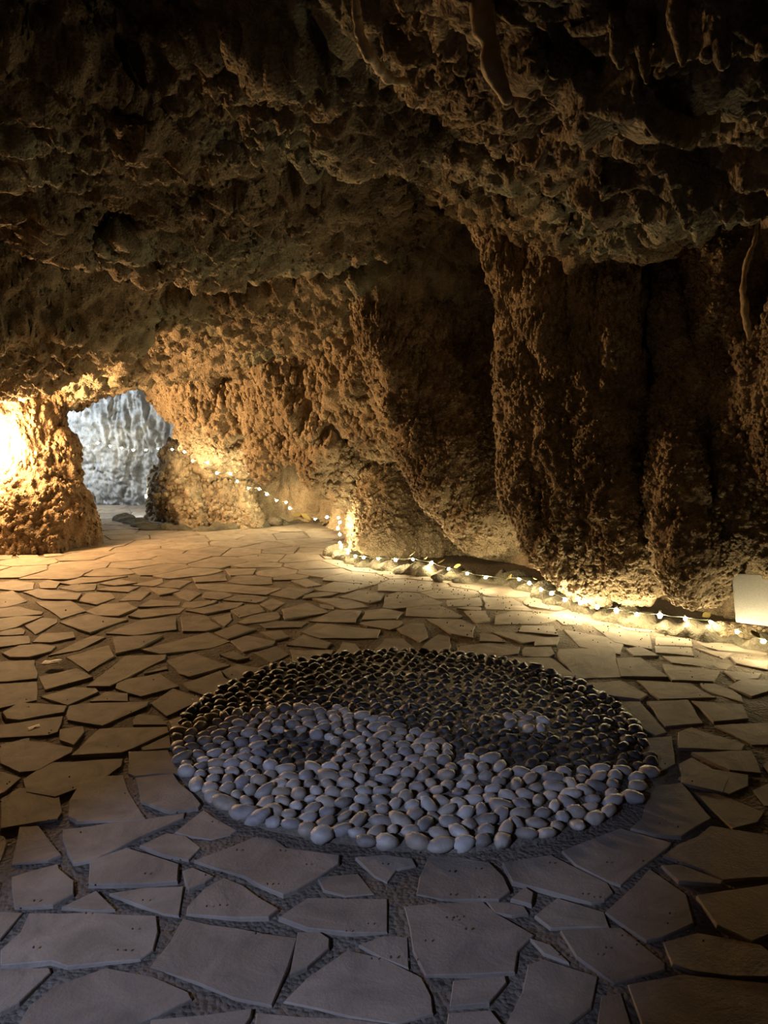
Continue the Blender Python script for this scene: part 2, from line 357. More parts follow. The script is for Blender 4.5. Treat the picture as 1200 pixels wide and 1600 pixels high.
# ------------------------------------------------------------------ walls (path in plan, standing up with a lean)
def smooth_path(P, n):
    P = np.array(P, float); d = np.r_[0, np.cumsum(np.linalg.norm(np.diff(P, axis=0), axis=1))]
    s = np.linspace(0, d[-1], n); Q = np.stack([np.interp(s, d, P[:, k]) for k in range(P.shape[1])], 1)
    for _ in range(max(2, n//60)):
        Q[1:-1] = (Q[:-2] + Q[2:] + 2*Q[1:-1])/4
    return Q
def wall(name, path, z0, z1, step, lean, mat, grp, label, flip=False):
    P = smooth_path(path, int(sum(math.dist(a, b) for a, b in zip(path[:-1], path[1:]))/step))
    T = np.gradient(P, axis=0); T /= np.linalg.norm(T, axis=1)[:, None]; Nn = np.stack([T[:, 1], -T[:, 0]], 1)
    if flip: Nn = -Nn
    zs = np.arange(z0, z1, step); us = np.arange(len(P))
    def fn(U, V):
        Ui = U.astype(int); off = lean(V)
        return np.stack([P[Ui, 0] + Nn[Ui, 0]*off, P[Ui, 1] + Nn[Ui, 1]*off, V], -1)
    me = grid_mesh(name, fn, us, zs, mat)
    if not flip: me.flip_normals()
    o = link(name, me, kind='structure'); tag(o, label); bake(o, [('NODES', dict(node_group=grp))]); return o
# right wall, from inside the tunnel round to beside the camera (inside of the cave lies to its right hand side)
wall('wall_right', [(-3.2, 15), (-3.3, 12.8), (-3.0, 11.6), (-2.3, 11.3), (-1.5, 11.6), (-0.9, 11.5), (-0.35, 10.1), (0.5, 9.2), (1.5, 8.3),
                    (2.2, 7.2), (2.7, 6.2), (3.2, 5.2), (3.6, 4.2), (3.9, 2.0), (3.9, -1.5)], -0.1, 3.8, 0.028,
     lambda z: 0.25*np.clip(z-1.4, 0, 2) + 0.1*np.exp(-z*6), M_ROCK, G_WALL, 'fluted brown cave wall in deep shade behind the hanging rock masses')
wall('wall_back', [(-8.5, 11.5), (-7.2, 13.6), (-5.8, 14.0), (-4.4, 14.0), (-2.9, 13.9)], -0.1, 3.0, 0.021,
     lambda z: 0.12*z, M_PALE, G_TUN, 'pale drip-streaked rock wall lit cold white inside the tunnel')
wall('wall_left', [(-4.2, -1.5), (-4.4, 2), (-5.6, 5), (-6.6, 7.5), (-7.6, 9.6), (-8.5, 11.5)], -0.1, 3.8, 0.07,
     lambda z: 0.1*z, M_ROCK, G_WALL, 'rough brown cave wall on the left, outside the lamp pillar')

# ------------------------------------------------------------------ rock masses (clay blobs fused, then given relief)
def ico_verts(sub):
    bm = bmesh.new(); bmesh.ops.create_icosphere(bm, subdivisions=sub, radius=1)
    v = np.array([x.co for x in bm.verts]); f = np.array([[y.index for y in x.verts] for x in bm.faces]); bm.free(); return v, f
ICO = ico_verts(2)
def mass(name, chains, voxel, grp, mat, label, cat='rock', subdiv=1, kind=None, smooth_it=6, group=None):
    V, Fc, n = [], [], 0
    for ch in chains:
        pts = [(Y(px, py, d), r*d/F) for px, py, d, r in ch]
        if len(pts) == 1: pts = pts*2
        for (a, ra), (b, rb) in zip(pts[:-1], pts[1:]):
            k = max(1, int((b-a).length/(0.3*min(ra, rb))))
            for i in range(k+1):
                t = i/k; c = a.lerp(b, t); r = ra+(rb-ra)*t
                V.append(ICO[0]*r + np.array(c)); Fc.append(ICO[1]+n); n += len(ICO[0])
    V = np.concatenate(V); Fc = np.concatenate(Fc)
    me = bpy.data.meshes.new(name); me.from_pydata(V.tolist(), [], Fc.tolist()); me.materials.append(mat)
    o = link(name, me, label=label, cat=cat, kind=kind, group=group)
    mods = [('REMESH', dict(mode='VOXEL', voxel_size=voxel, adaptivity=0)), ('SMOOTH', dict(factor=0.6, iterations=smooth_it))]
    if subdiv: mods.append(('SUBSURF', dict(levels=subdiv, render_levels=subdiv, subdivision_type='CATMULL_CLARK')))
    mods.append(('NODES', dict(node_group=grp)))
    bake(o, mods)
    # centre the origin at the base of the rock
    co = np.empty(len(o.data.vertices)*3); o.data.vertices.foreach_get('co', co); co = co.reshape(-1, 3)
    base = Vector((float(co[:, 0].mean()), float(co[:, 1].mean()), float(co[:, 2].min())))
    o.data.transform(Matrix.Translation(-base)); o.location = base
    if cat == 'rock': grow(o, N_FAR if grp == G_FAR else N_PIL if grp == G_PIL else N_NEAR)
    return o
# central hanging mass: lit left flank, broad dark belly ending above the kerb
mass('flowstone_mass', [
    [(590,330,7.6,40),(590,420,7.5,40),(602,520,7.5,36),(632,610,7.5,34),(662,700,7.4,38),(700,760,7.3,44)],
    [(640,340,7.8,48),(645,450,7.7,44),(655,560,7.7,42),(680,660,7.5,52),(715,740,7.4,62),(755,795,7.3,60)],
    [(700,330,8.3,52),(705,450,8.3,52),(712,560,8.2,52),(735,660,7.9,66),(765,740,7.6,74),(785,795,7.4,66)],
    [(770,320,8.2,50),(770,450,8.2,50),(780,600,8.0,55),(800,700,7.6,70),(815,790,7.4,66)],
    [(560,400,7.9,26),(580,470,7.8,28),(605,560,7.7,28),(635,640,7.5,24)]],
    0.042, G_MASS, M_ROCK, 'hanging flowstone mass with orange-lit left flank and dark rounded belly, left of the dark cleft')
# big right mass
mass('flowstone_mass', [
    [(770,320,6.6,30),(800,400,6.5,34),(820,500,6.4,32),(822,600,6.3,36),(828,680,6.3,46),(835,750,6.2,50),(865,820,6.1,46),(895,870,6.0,42),(930,905,5.9,34)],
    [(850,340,6.4,50),(870,430,6.3,46),(870,520,6.3,44),(868,610,6.2,50),(885,700,6.1,60),(905,790,6.0,62),(935,870,5.9,50)],
    [(920,350,6.2,48),(930,440,6.1,42),(930,530,6.1,42),(925,620,6.0,50),(940,720,5.9,56),(955,800,5.8,56),(975,870,5.7,48),(990,900,5.7,40)],
    [(960,380,6.0,34),(968,470,5.9,28),(960,540,5.8,26),(965,610,5.9,30),(972,700,5.9,36),(990,800,5.8,36),(1010,870,5.7,36)],
    [(830,470,6.1,16),(860,545,6.0,18),(900,590,5.9,18),(945,600,5.8,22)]],
    0.034, G_MASS, M_ROCK, 'broadest flowstone mass, fluted above and knobbly below, reaching down to the fairy lights')
mass('flowstone_mass', [
    [(1075,560,5.9,40),(1065,660,5.6,36),(1062,740,5.4,36),(1065,810,5.3,42),(1078,870,5.2,44),(1092,908,5.2,30)],
    [(1110,600,5.8,40),(1100,700,5.5,36),(1110,780,5.4,36),(1120,850,5.3,40),(1120,890,5.3,28)]],
    0.036, G_MASS, M_ROCK, 'dim knobbly flowstone bulge just left of the white panel')
mass('flowstone_mass', [
    [(1140,500,5.6,50),(1150,600,5.5,44),(1150,700,5.3,36),(1160,770,5.2,40),(1165,830,5.15,38)],
    [(1200,560,5.3,50),(1210,680,5.2,50),(1215,790,5.1,50),(1220,850,5.0,44)],
    [(1280,500,5.0,70),(1290,650,4.9,70),(1290,800,4.9,70),(1290,880,4.9,60)]],
    0.036, G_MASS, M_ROCK, 'dark flowstone bulge at the right edge above the white panel')
mass('flowstone_mass', [
    [(1070,380,6.3,60),(1070,460,6.0,54),(1060,520,5.8,36),(1085,600,5.6,28),(1082,680,5.5,20),(1085,705,5.5,14)],
    [(1130,360,5.8,60),(1140,450,5.6,50),(1130,530,5.5,36)],
    [(1000,420,6.6,40),(1010,500,6.4,34),(1000,540,6.3,24)]],
    0.036, G_MASS, M_ROCK, 'shadowy fluted curtain ending in one blunt drip high on the right wall')
# nodular curtain left of the central mass
mass('flowstone_curtain', [
    [(450,540,9.6,34),(465,600,9.4,40),(490,650,9.3,46),(520,690,9.2,46),(545,720,9.1,30)],
    [(520,500,9.0,38),(535,580,8.9,40),(560,640,8.9,36),(585,690,8.8,24)],
    [(560,430,8.4,34),(575,520,8.3,40),(590,590,8.3,34),(602,650,8.3,22),(604,690,8.3,14)],
    [(500,700,9.3,36),(515,730,9.3,30)], [(545,760,9.2,24),(552,775,9.2,20)],
    [(420,580,10.2,34),(440,640,10.1,34),(460,690,10.0,24)],
    [(400,590,10.4,24),(410,660,10.3,20),(412,700,10.2,14),(418,735,10.2,7)]],
    0.045, G_FAR, M_ROCK, 'lumpy orange-lit curtain of nodules hanging left of the central mass')
mass('rock_mound', [
    [(598,700,9.2,26),(600,760,9.0,40),(600,820,8.8,52),(600,860,8.5,46)],
    [(572,800,9.4,26),(572,850,9.2,26)], [(582,775,9.3,32),(590,840,9.0,38)], [(650,800,9.2,50),(660,850,8.8,46)],
    [(720,860,9.0,50)]],
    0.04, G_MASS, M_ROCK, 'rough dark mound of rock rising behind the bend of the fairy lights')
# back: overhang right of the tunnel mouth and the wall under it
mass('rock_overhang', [
    [(243,560,10.9,32),(283,612,10.9,32),(318,655,10.9,32),(345,700,11.0,26),(375,720,11.0,16)],
    [(290,560,10.8,60),(330,610,10.8,60),(370,650,10.8,48),(400,690,10.9,30)],
    [(370,540,10.8,60),(420,600,10.8,50)], [(330,700,11.1,14),(330,740,11.1,9)],[(355,700,11.0,14),(360,735,11.0,10)]],
    0.045, G_FAR, M_ROCK, 'bright orange overhang sloping down right of the tunnel mouth')
mass('rock_buttress', [
    [(300,730,11.6,40),(300,780,11.4,44),(310,815,11.2,40)], [(350,750,11.5,40),(360,800,11.2,38),(370,825,11.0,26)],
    [(265,760,12.1,26),(262,810,11.9,26)]],
    0.045, G_FAR, M_ROCK, 'brown upright buttress between tunnel mouth and back wall, under the string of lights')
mass('lamp_pillar', [
    [(18,560,9.7,90),(14,640,9.6,76),(12,700,9.6,74),(26,760,9.5,80),(50,810,9.35,84),(60,850,9.2,74)],
    [(112,800,9.5,24),(122,835,9.4,26),(128,855,9.3,24)], [(85,700,9.6,28),(92,760,9.5,30),(108,820,9.3,34)],
    [(-60,560,9.6,90),(-60,700,9.6,80),(-50,850,9.2,90)],
    [(120,600,10.0,30),(135,585,10.1,26),(90,605,9.6,26)],
    [(-20,860,8.7,24),(30,862,8.8,22),(75,858,8.8,20)]],
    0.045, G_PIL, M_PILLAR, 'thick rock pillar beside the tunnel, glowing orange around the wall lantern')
mass('rock_ledge', [[(1125,985,5.2,14),(1165,992,5.13,17),(1205,1003,5.05,19),(1270,1015,4.95,22)]],
     0.02, G_DRIP0, M_ROCK, 'low rock ledge that the white panel stands on', cat='rock')
# drips and veins on the ceiling
G_DRIP = relief_group('relief_drip', big=0.012, flute=0.0, drip=0.012, nod=0.002, dscale=18.0, stretch=0.6)
mass('stalactite', [[(742,-30,2.50,13),(752,10,2.48,14),(757,45,2.46,13),(768,68,2.46,9),(768,100,2.45,14),(778,120,2.45,13),(786,140,2.45,8),(794,160,2.46,3)]],
     0.008, G_DRIP, M_DRIP, 'long pale smooth drip hanging near the top of the picture', cat='stalactite', smooth_it=3, subdiv=0)
mass('stalactite', [[(556,0,2.9,4),(560,50,2.95,4),(575,85,3.0,4),(592,105,3.1,4),(610,126,3.2,4),(635,128,3.3,3)]],
     0.009, G_DRIP, M_DRIP, 'thin winding pale vein on the ceiling left of the long drip', cat='stalactite', smooth_it=3, subdiv=0)
mass('stalactite', [[(1185,330,5.0,3),(1181,375,5.0,4),(1166,410,5.0,3.5),(1160,450,5.0,4),(1164,490,5.0,5),(1171,530,5.0,3)]],
     0.014, G_DRIP, M_DRIP, 'thin crooked pale vein running down the dark rock at the right edge', cat='stalactite', smooth_it=3, subdiv=0)
for i, (px, py, d, r, L, lab) in enumerate([
    (1005,95,2.28,14,34,'short stubby drip on the ceiling, right of the long pale drip'),
    (1064,78,2.12,15,26,'rounded ceiling knob right of the short stubby drip'),
    (1126,72,2.10,17,30,'rounded ceiling knob nearest the top right corner'),
    (965,85,2.28,13,20,'small ceiling knob left of the short stubby drip')]):
    r *= 0.68
    mass('stalactite', [[(px-8, py-190, d+.15, r*1.5), (px-4, py-60, d, r*1.3), (px, py-L*.4, d, r), (px+3, py+L*.5, d, r*.75), (px+4, py+L, d, r*.4)]],
         0.010, G_DRIP, M_CEIL, lab, cat='stalactite', smooth_it=3, subdiv=0)
# ------------------------------------------------------------------ floor: mortar bed with flagstones
def in_poly(x, y, P):
    c = False; j = len(P)-1
    for i in range(len(P)):
        if (P[i][1] > y) != (P[j][1] > y) and x < (P[j][0]-P[i][0])*(y-P[i][1])/(P[j][1]-P[i][1])+P[i][0]: c = not c
        j = i
    return c
MC = Vector((0.125, 3.70)); MR = 1.18
def floor_fn(U, V):
    z = 0.006*np.sin(U*7.1+V*3.3)*np.cos(V*5.7-U*2.1) + 0.003*np.sin(U*23+1)*np.sin(V*19)
    return np.stack([U, V, z - 0.001], -1)
me = grid_mesh('floor', floor_fn, np.arange(-8.6, 4.4, 0.07), np.arange(-1.5, 15, 0.07), M_MORTAR); me.flip_normals()
floor = link('floor', me, kind='structure'); tag(floor, 'cave floor paved with crazy paving set in brown mortar')

TR = {}   # stones traced in the photograph: crop origin (x, y), crop scale 2
TR[(0, 1200)] = """0,90 60,55 185,55 195,130 180,150 0,182|215,95 258,22 385,15 400,60 455,148 380,158 240,160 212,145|
422,25 540,10 628,105 620,118 530,130 440,100|195,185 430,155 578,132 575,145 440,205 300,275 230,290 195,215|60,175 120,172 192,262 150,280 35,292|
35,330 100,310 180,290 185,305 232,345 230,385 165,420 45,430 35,370|275,355 280,280 395,240 560,292 555,345 470,352|435,232 520,192 580,200 628,238 590,278 510,262|
545,190 635,120 670,145 742,185 720,200 660,215 600,205|605,280 800,205 860,215 895,240 1062,265 1060,290 930,370 885,388 760,330 690,310|
570,312 600,302 668,330 640,350 590,370 578,350|580,445 585,420 640,360 700,330 760,355 870,430 840,455 740,458|340,380 450,362 575,358 560,452 510,445 430,415|
190,425 300,372 360,430 300,436|90,445 490,452 495,500 480,560 440,590 210,612 160,595 0,608 0,560 65,500|-60,435 72,440 30,490 0,525 -70,560|
570,458 930,518 900,610 850,728 730,705 620,660 465,610 530,530|930,500 1000,500 1030,520 1030,550 960,610 905,632|-80,615 155,612 160,625 60,720 0,750 -80,780|
90,730 170,670 330,612 480,640 590,690 600,710 500,760 400,800 300,860 120,880 50,800|470,775 790,740 785,765 740,830 620,900 440,880|
800,757 1090,770 1230,790 1250,900 780,900|870,455 960,395 1212,400 1212,505 1100,505 960,490|990,330 1120,318 1170,382 1080,390 1010,370|
1110,270 1200,262 1290,275 1300,295 1240,310 1210,350 1170,330|885,715 960,640 1085,555 1200,580 1320,640 1350,700 1355,750 1240,785 1100,765|1120,540 1200,510 1275,515 1278,612 1190,580"""
TR[(600, 1200)] = """100,385 110,330 140,265 330,285 375,330 395,375 360,402 180,402|370,285 520,262 700,350 718,380 690,405 650,412 400,345|
555,250 740,180 900,225 890,240 740,358 700,345 600,295|395,400 440,362 468,380 462,418 430,410|320,405 392,408 440,420 452,440 400,450 345,440|
470,450 540,395 690,440 705,485 520,490|62,420 310,405 350,440 470,510 420,560 410,625 130,635 90,560|690,440 830,305 945,385 970,475 870,520 820,530 760,490|
770,180 850,50 930,40 1025,150 930,205 850,200|870,265 1020,170 1200,200 1240,330 1060,340 1000,310 930,285|865,295 925,292 1060,345 1055,355 920,345|
975,390 1200,355 1290,360 1290,480 1150,530 1040,480|550,500 740,490 880,600 880,620 720,665 600,580|870,530 980,500 1180,540 1260,600 1200,640 960,620 900,600|
760,665 930,630 1200,655 1300,700 1300,900 820,900|450,600 500,585 670,640 650,740 580,790 380,790 430,690|215,650 380,635 385,655 330,720 205,730|
200,750 330,740 380,800 600,820 620,900 180,900|920,20 1000,-10 1140,15 1140,50 1080,75 960,40|970,65 1040,70 1190,130 1170,160 1090,180 1025,120|
1150,60 1200,40 1260,60 1250,110 1190,110|680,700 740,690 770,780 800,900 650,900 665,790|455,520 520,540 580,600 500,570"""
TR[(0, 820)] = """70,790 150,735 385,722 380,745 320,790 250,815 170,845 80,830|400,700 525,695 560,768 420,778 400,770|0,680 90,658 230,690 225,705 120,762 60,768 0,740|
-40,625 60,612 198,592 180,640 150,650 -40,662|185,632 260,620 265,640 230,680 185,665|219,715 310,632 525,625 528,640 420,690 380,705|440,690 530,650 535,690 445,698|
415,600 430,585 500,590 522,618 415,618|205,590 215,560 260,552 465,545 460,560 320,622 210,605|525,605 570,595 575,620 540,630|470,550 540,505 645,540 590,560 520,592|
5,580 60,550 210,560 200,580 60,605 20,600|125,530 230,500 300,505 310,515 210,558|280,545 330,515 400,520 400,545|365,480 500,458 560,498 440,530 360,505|
120,468 240,440 290,468 140,510|-40,495 115,482 115,540 -40,575|-40,425 110,418 115,475 20,485 -40,485|570,490 690,450 700,470 730,490 650,530 590,510|
690,450 740,430 860,450 850,460 740,488|520,420 600,395 720,435 590,470 560,460|270,500 390,405 520,400 515,415 340,500|450,460 520,435 525,445 460,458|
205,408 340,372 358,405 275,452|150,402 230,365 290,340 330,345 250,385|5,395 60,370 130,368 175,375 160,390 90,408 30,408|100,362 130,335 230,328 235,345 160,362|
-40,345 90,342 95,365 -40,382|350,345 510,340 440,380 360,398|440,385 650,330 720,358 660,380 500,398|330,335 440,290 550,280 553,322 420,342|185,300 270,275 400,290 280,333|
75,310 130,285 180,290 180,300 110,338|-30,292 60,280 135,280 50,315 -30,332|-30,258 60,250 135,268 130,275 -30,287|110,235 220,232 270,265 190,290|-20,212 40,202 85,235 20,252 -20,255|
70,205 120,194 255,212 240,232 130,228|-20,180 40,170 110,178 105,198 60,203 -20,197|120,180 150,168 190,175 175,195 125,195|185,195 230,182 300,180 295,200 240,205|
245,235 270,210 345,208 360,225 300,245|265,265 320,242 400,238 430,255 370,280 300,278|400,280 430,262 580,256 560,272 440,287|430,252 470,230 565,235 560,248|
565,285 640,278 690,315 640,328 570,328|580,265 700,238 760,238 740,255 640,275|665,285 720,272 725,290 700,312|670,330 740,305 800,320 710,352|685,400 730,390 780,410 740,418|
720,358 770,340 860,358 850,370 760,392|790,395 860,375 905,400 850,425|720,262 770,245 810,245 830,265 750,285|880,260 960,238 1030,268 890,290|810,245 850,225 890,240 850,262|
975,225 1090,225 1150,250 1080,260|940,330 990,302 1190,322 1180,348 1000,350|895,370 950,337 1035,362 1020,380|905,385 1045,385 1020,420 920,432|1040,410 1070,362 1110,367 1135,400 1100,412|
965,295 1050,262 1130,265 1110,300 1000,298|810,305 860,295 960,298 940,315 830,318|810,330 880,325 905,345 860,355|610,180 720,180 880,195 830,215 700,205 620,195|
540,210 580,198 630,210 590,235|600,160 705,150 710,170 610,175|705,135 800,132 790,152 720,155|490,190 540,168 600,172 560,195|370,235 410,205 470,205 440,232|
300,200 340,190 440,188 400,206|840,215 900,192 980,198 920,228|910,170 960,165 1005,185 960,192|185,178 250,162 400,157 300,176 220,184|310,180 370,167 430,178 360,187|
-20,75 0,65 40,90 38,103 -20,108|28,75 60,68 110,78 120,95 60,98|130,85 180,82 200,92 140,98|1140,265 1200,258 1260,270 1240,290 1130,292|1060,222 1120,200 1200,212 1190,232 1150,240"""
TR[(600, 820)] = """105,393 130,362 170,338 205,345 210,393|0,352 60,350 100,385 90,393 -40,395|40,320 85,302 125,305 138,345 110,360 60,335|195,230 300,222 308,250 200,250|
308,222 400,225 465,265 320,260|250,264 318,264 332,295 290,300|130,288 240,290 285,310 280,348 210,335|230,375 330,362 425,375 420,395 320,412 230,403|
335,330 390,332 540,350 430,364|360,412 520,410 600,465 580,480 430,450|570,495 740,480 825,525 800,540 640,520|545,385 720,380 740,470 600,475 540,400|
725,412 800,410 890,470 740,468|465,347 550,345 540,370 470,372|560,320 640,335 750,355 740,400 610,375|650,310 830,335 838,385 720,362|755,382 800,375 860,405 780,405|
845,374 960,378 970,405 850,395|850,345 960,352 965,374 850,370|870,405 960,408 1090,430 1070,445 900,425|870,430 1050,452 1030,485 900,480|790,480 960,490 1040,535 860,538|
820,545 950,540 1000,612 880,622|680,545 800,545 885,640 850,650 760,600|820,660 900,655 910,740 850,770 830,745|960,545 1120,555 1140,600 1030,610|920,640 960,625 1130,680 1120,700 920,690|
1030,620 1200,610 1260,640 1250,680 1150,680|960,705 1150,700 1180,770 1080,760|920,740 960,720 1080,785 1060,830 930,800|1075,500 1120,475 1200,480 1250,500 1150,530|
975,380 1090,395 1060,412|1080,405 1200,425 1200,448 1100,428|1060,450 1180,460 1170,475 1100,480|415,328 430,308 530,310 545,340"""
polys = []
for (ox, oy), s in TR.items():
    for q in s.replace('\n', '').split('|'):
        P = []
        for t in q.split():
            a, b = t.split(','); g = G(ox + float(a)/2, oy + float(b)/2, 0.02); P.append((g.x, g.y))
        polys.append(P)
traced = polys[:]
def centroid(P): return (sum(p[0] for p in P)/len(P), sum(p[1] for p in P)/len(P))
# fill stones: Voronoi cells of free seeds, held off by sample points inside the traced ones
WALLB = [(-8.5, 11.5), (-7.0, 13.4), (-3.3, 13.6), (-3.35, 11.35), (-2.3, 10.95), (-1.4, 11.3), (-0.95, 10.9), (-0.66, 9.0), (-0.3, 8.2), (0.1, 7.75), (0.8, 7.25), (1.25, 7.05),
         (1.42, 6.35), (1.6, 5.9), (1.95, 5.35), (2.3, 5.1), (2.65, 4.82), (3.6, 4.3), (3.8, 0.4), (-4.2, 0.4), (-4.4, 2), (-5.6, 5), (-6.6, 7.5), (-7.6, 9.6)]
fixed = []
for P in polys:
    n = len(P); c = centroid(P)
    for i in range(n):
        a, b = P[i], P[(i+1) % n]; L = math.dist(a, b); k = max(1, int(L/0.07))
        for j in range(k):
            t = j/k; x = a[0]+(b[0]-a[0])*t; y = a[1]+(b[1]-a[1])*t; dc = math.dist((x, y), c)
            s = max(0.0, 1-0.045/max(dc, .05)); fixed.append((c[0]+(x-c[0])*s, c[1]+(y-c[1])*s))
for k in range(110):
    a = 2*math.pi*k/110; fixed.append((MC.x+(MR-0.0)*math.cos(a), MC.y+(MR-0.0)*math.sin(a)))
fixed = np.array(fixed); seeds = []
rs = random.Random(11); tries = 0
while tries < 9000:
    tries += 1
    x, y = rs.uniform(-7.5, 3.7), rs.uniform(0.4, 13.5)
    px = 600 + F*x/max(y, .1)
    if not (-260 < px < 1460) or not in_poly(x, y, WALLB): continue
    if math.hypot(x-MC.x, y-MC.y) < MR+0.08: continue
    if any(in_poly(x, y, P) for P in polys): continue
    d = np.hypot(fixed[:, 0]-x, fixed[:, 1]-y).min()
    if d < 0.10: continue
    if seeds and min((a-x)**2 + (b-y)**2 for a, b in seeds) < (0.27 + 0.012*y)**2: continue
    seeds.append((x, y))
allp = np.concatenate([np.array(seeds), fixed])
def clip(P, nx, ny, c):      # keep n.p <= c
    out = []
    for i in range(len(P)):
        a, b = P[i], P[(i+1) % len(P)]; da = nx*a[0]+ny*a[1]-c; db = nx*b[0]+ny*b[1]-c
        if da <= 0: out.append(a)
        if (da < 0) != (db < 0) and da != db:
            t = da/(da-db); out.append((a[0]+(b[0]-a[0])*t, a[1]+(b[1]-a[1])*t))
    return out
for i, (x, y) in enumerate(seeds):
    d = np.hypot(allp[:, 0]-x, allp[:, 1]-y); idx = np.argsort(d)[1:60]
    P = [(x-.38, y-.34), (x+.38, y-.34), (x+.38, y+.34), (x-.38, y+.34)]
    for j in idx:
        if d[j] > 1.0 or len(P) < 3: break
        nx, ny = (allp[j][0]-x)/d[j], (allp[j][1]-y)/d[j]
        fx = j >= len(seeds)
        off = d[j]-0.062 if fx else d[j]/2 - 0.007
        off = max(off, d[j]*0.45)
        P = clip(P, nx, ny, nx*x+ny*y+off)
    # drop near-duplicate corners
    Q = []
    for p in P:
        if not Q or math.dist(p, Q[-1]) > 0.03: Q.append(p)
    if len(Q) >= 3: polys.append(Q)
def area(P): return 0.5*abs(sum(P[i][0]*P[(i+1) % len(P)][1]-P[(i+1) % len(P)][0]*P[i][1] for i in range(len(P))))
def px_area(P):
    q = [to_px((a, b, 0.02)) for a, b in P]
    cx, cy = centroid(q)
    return area(q) if -20 < cx < 1220 and 780 < cy < 1640 else 0.0
items = []
for k, P in enumerate(polys):
    if area(P) < 0.0012: continue
    s = sum(P[i][0]*P[(i+1) % len(P)][1]-P[(i+1) % len(P)][0]*P[i][1] for i in range(len(P)))
    if s < 0: P = P[::-1]
    items.append((px_area(P), P))
items.sort(key=lambda t: -t[0])
def stone_geo(P, rnd, fine):
    """closed slab: wavy outline, worn arris, slightly uneven top"""
    O = []
    for i in range(len(P)):
        a, b = P[i], P[(i+1) % len(P)]; L = math.dist(a, b); k = max(1, min(4 if fine else 2, int(L/0.09)))
        nx, ny = (b[1]-a[1])/max(L, 1e-6), -(b[0]-a[0])/max(L, 1e-6)
        for j in range(k):
            t = j/k; e = rnd.gauss(0, 0.0045) if j else 0.0
            O.append((a[0]+(b[0]-a[0])*t+nx*e, a[1]+(b[1]-a[1])*t+ny*e))
    c = centroid(O); n = len(O); top = rnd.uniform(0.007, 0.012); tx, ty = rnd.gauss(0, 0.006), rnd.gauss(0, 0.006)
    V = []
    for (ins, z) in ((-0.002, -0.015), (0.001, top-0.003), (0.004, top)):
        for x, y in O:
            d = max(math.dist((x, y), c), 0.02); s = 1-ins/d
            qx, qy = c[0]+(x-c[0])*s, c[1]+(y-c[1])*s
            V.append((qx, qy, z + (0 if z < 0 else tx*(qx-c[0])+ty*(qy-c[1]) + (rnd.gauss(0, 0.0008) if ins > .004 else 0))))
    Fc = []
    for r in range(2):
        for i in range(n): Fc.append((r*n+i, r*n+(i+1) % n, (r+1)*n+(i+1) % n, (r+1)*n+i))
    Fc.append(tuple(range(2*n, 3*n)))
    return V, Fc
rnd = random.Random(5); sv, sf = [], []
for k, (pa, P) in enumerate(items):
    V, Fc = stone_geo(P, rnd, pa > 400)
    if k < 300 and pa > 0:
        c = centroid(P); V = [(a-c[0], b-c[1], z) for a, b, z in V]
        me = bpy.data.meshes.new('flagstone'); me.from_pydata(V, [], Fc); o = link('flagstone', me, M_FLAG, parent=floor, smooth=False)
        o.location = (c[0], c[1], 0)
    else:
        n = len(sv); sv += V; sf += [tuple(i+n for i in f) for f in Fc]
me = bpy.data.meshes.new('small_flagstones'); me.from_pydata(sv, [], sf)
link('flagstone', me, M_FLAG_I, parent=floor, smooth=False, kind='stuff')

# ------------------------------------------------------------------ pebble mosaic
mosaic = empty('pebble_mosaic', (MC.x, MC.y, 0), 'round yin-yang mosaic of pale and dark pebbles set in the paving', 'mosaic')
bm = bmesh.new(); n = 64
c0 = bm.verts.new((0, 0, 0.012)); R1 = []; R2 = []
for k in range(n):
    a = 2*math.pi*k/n; r = MR*(1 + 0.045*math.exp(-((math.atan2(math.sin(a), math.cos(a))+0.75)/0.5)**2)) + 0.015*math.sin(5*a+1) + 0.01*math.sin(11*a)
    R1.append(bm.verts.new((r*math.cos(a), r*math.sin(a), 0.009))); R2.append(bm.verts.new((r*math.cos(a), r*math.sin(a), -0.02)))
for k in range(n):
    bm.faces.new((c0, R1[k], R1[(k+1) % n])); bm.faces.new((R1[k], R2[k], R2[(k+1) % n], R1[(k+1) % n]))
from_bm('mortar_bed', bm, M_MORTAR, parent=mosaic)
S_LINE = [(200,135),(60,195),(130,165),(250,155),(400,150),(480,165),(560,190),(620,205),(660,235),(690,255),(760,270),(850,285),(900,296),(1000,294),(1100,290),(1150,292),(1400,292),(1400,-300),(-200,-300),(-200,200)]
S_LINE[0] = (-200, 200)
def pp(L): return [tuple(G(250+a/1.5, 1000+b/1.5, 0.03).xy - MC) for a, b in L]
S_LINE = pp(S_LINE[:-1]); DOT_D = pp([(240,240),(280,213),(350,217),(405,243),(405,275),(350,292),(270,287),(238,265)])
DOT_P = pp([(790,190),(825,165),(875,160),(925,178),(930,203),(880,212),(820,200)])
def is_dark(p):
    if in_poly(p.x, p.y, DOT_D): return True
    if in_poly(p.x, p.y, DOT_P): return False
    return in_poly(p.x, p.y, S_LINE)
def mrad(a): return 1 + 0.045*math.exp(-((a+0.75)/0.5)**2)
rp = random.Random(3); pts = []
cell = 0.073
while True:   # dart throwing with relaxation
    fails = 0
    while fails < 3000:
        a = rp.uniform(0, 2*math.pi); r = (MR-0.01)*math.sqrt(rp.random()); p = Vector((r*math.cos(a), r*math.sin(a)))
        if all((p-q).length_squared > (cell*0.80)**2 for q in pts): pts.append(p); fails = 0
        else: fails += 1
    break
A = np.array([(p.x, p.y) for p in pts])
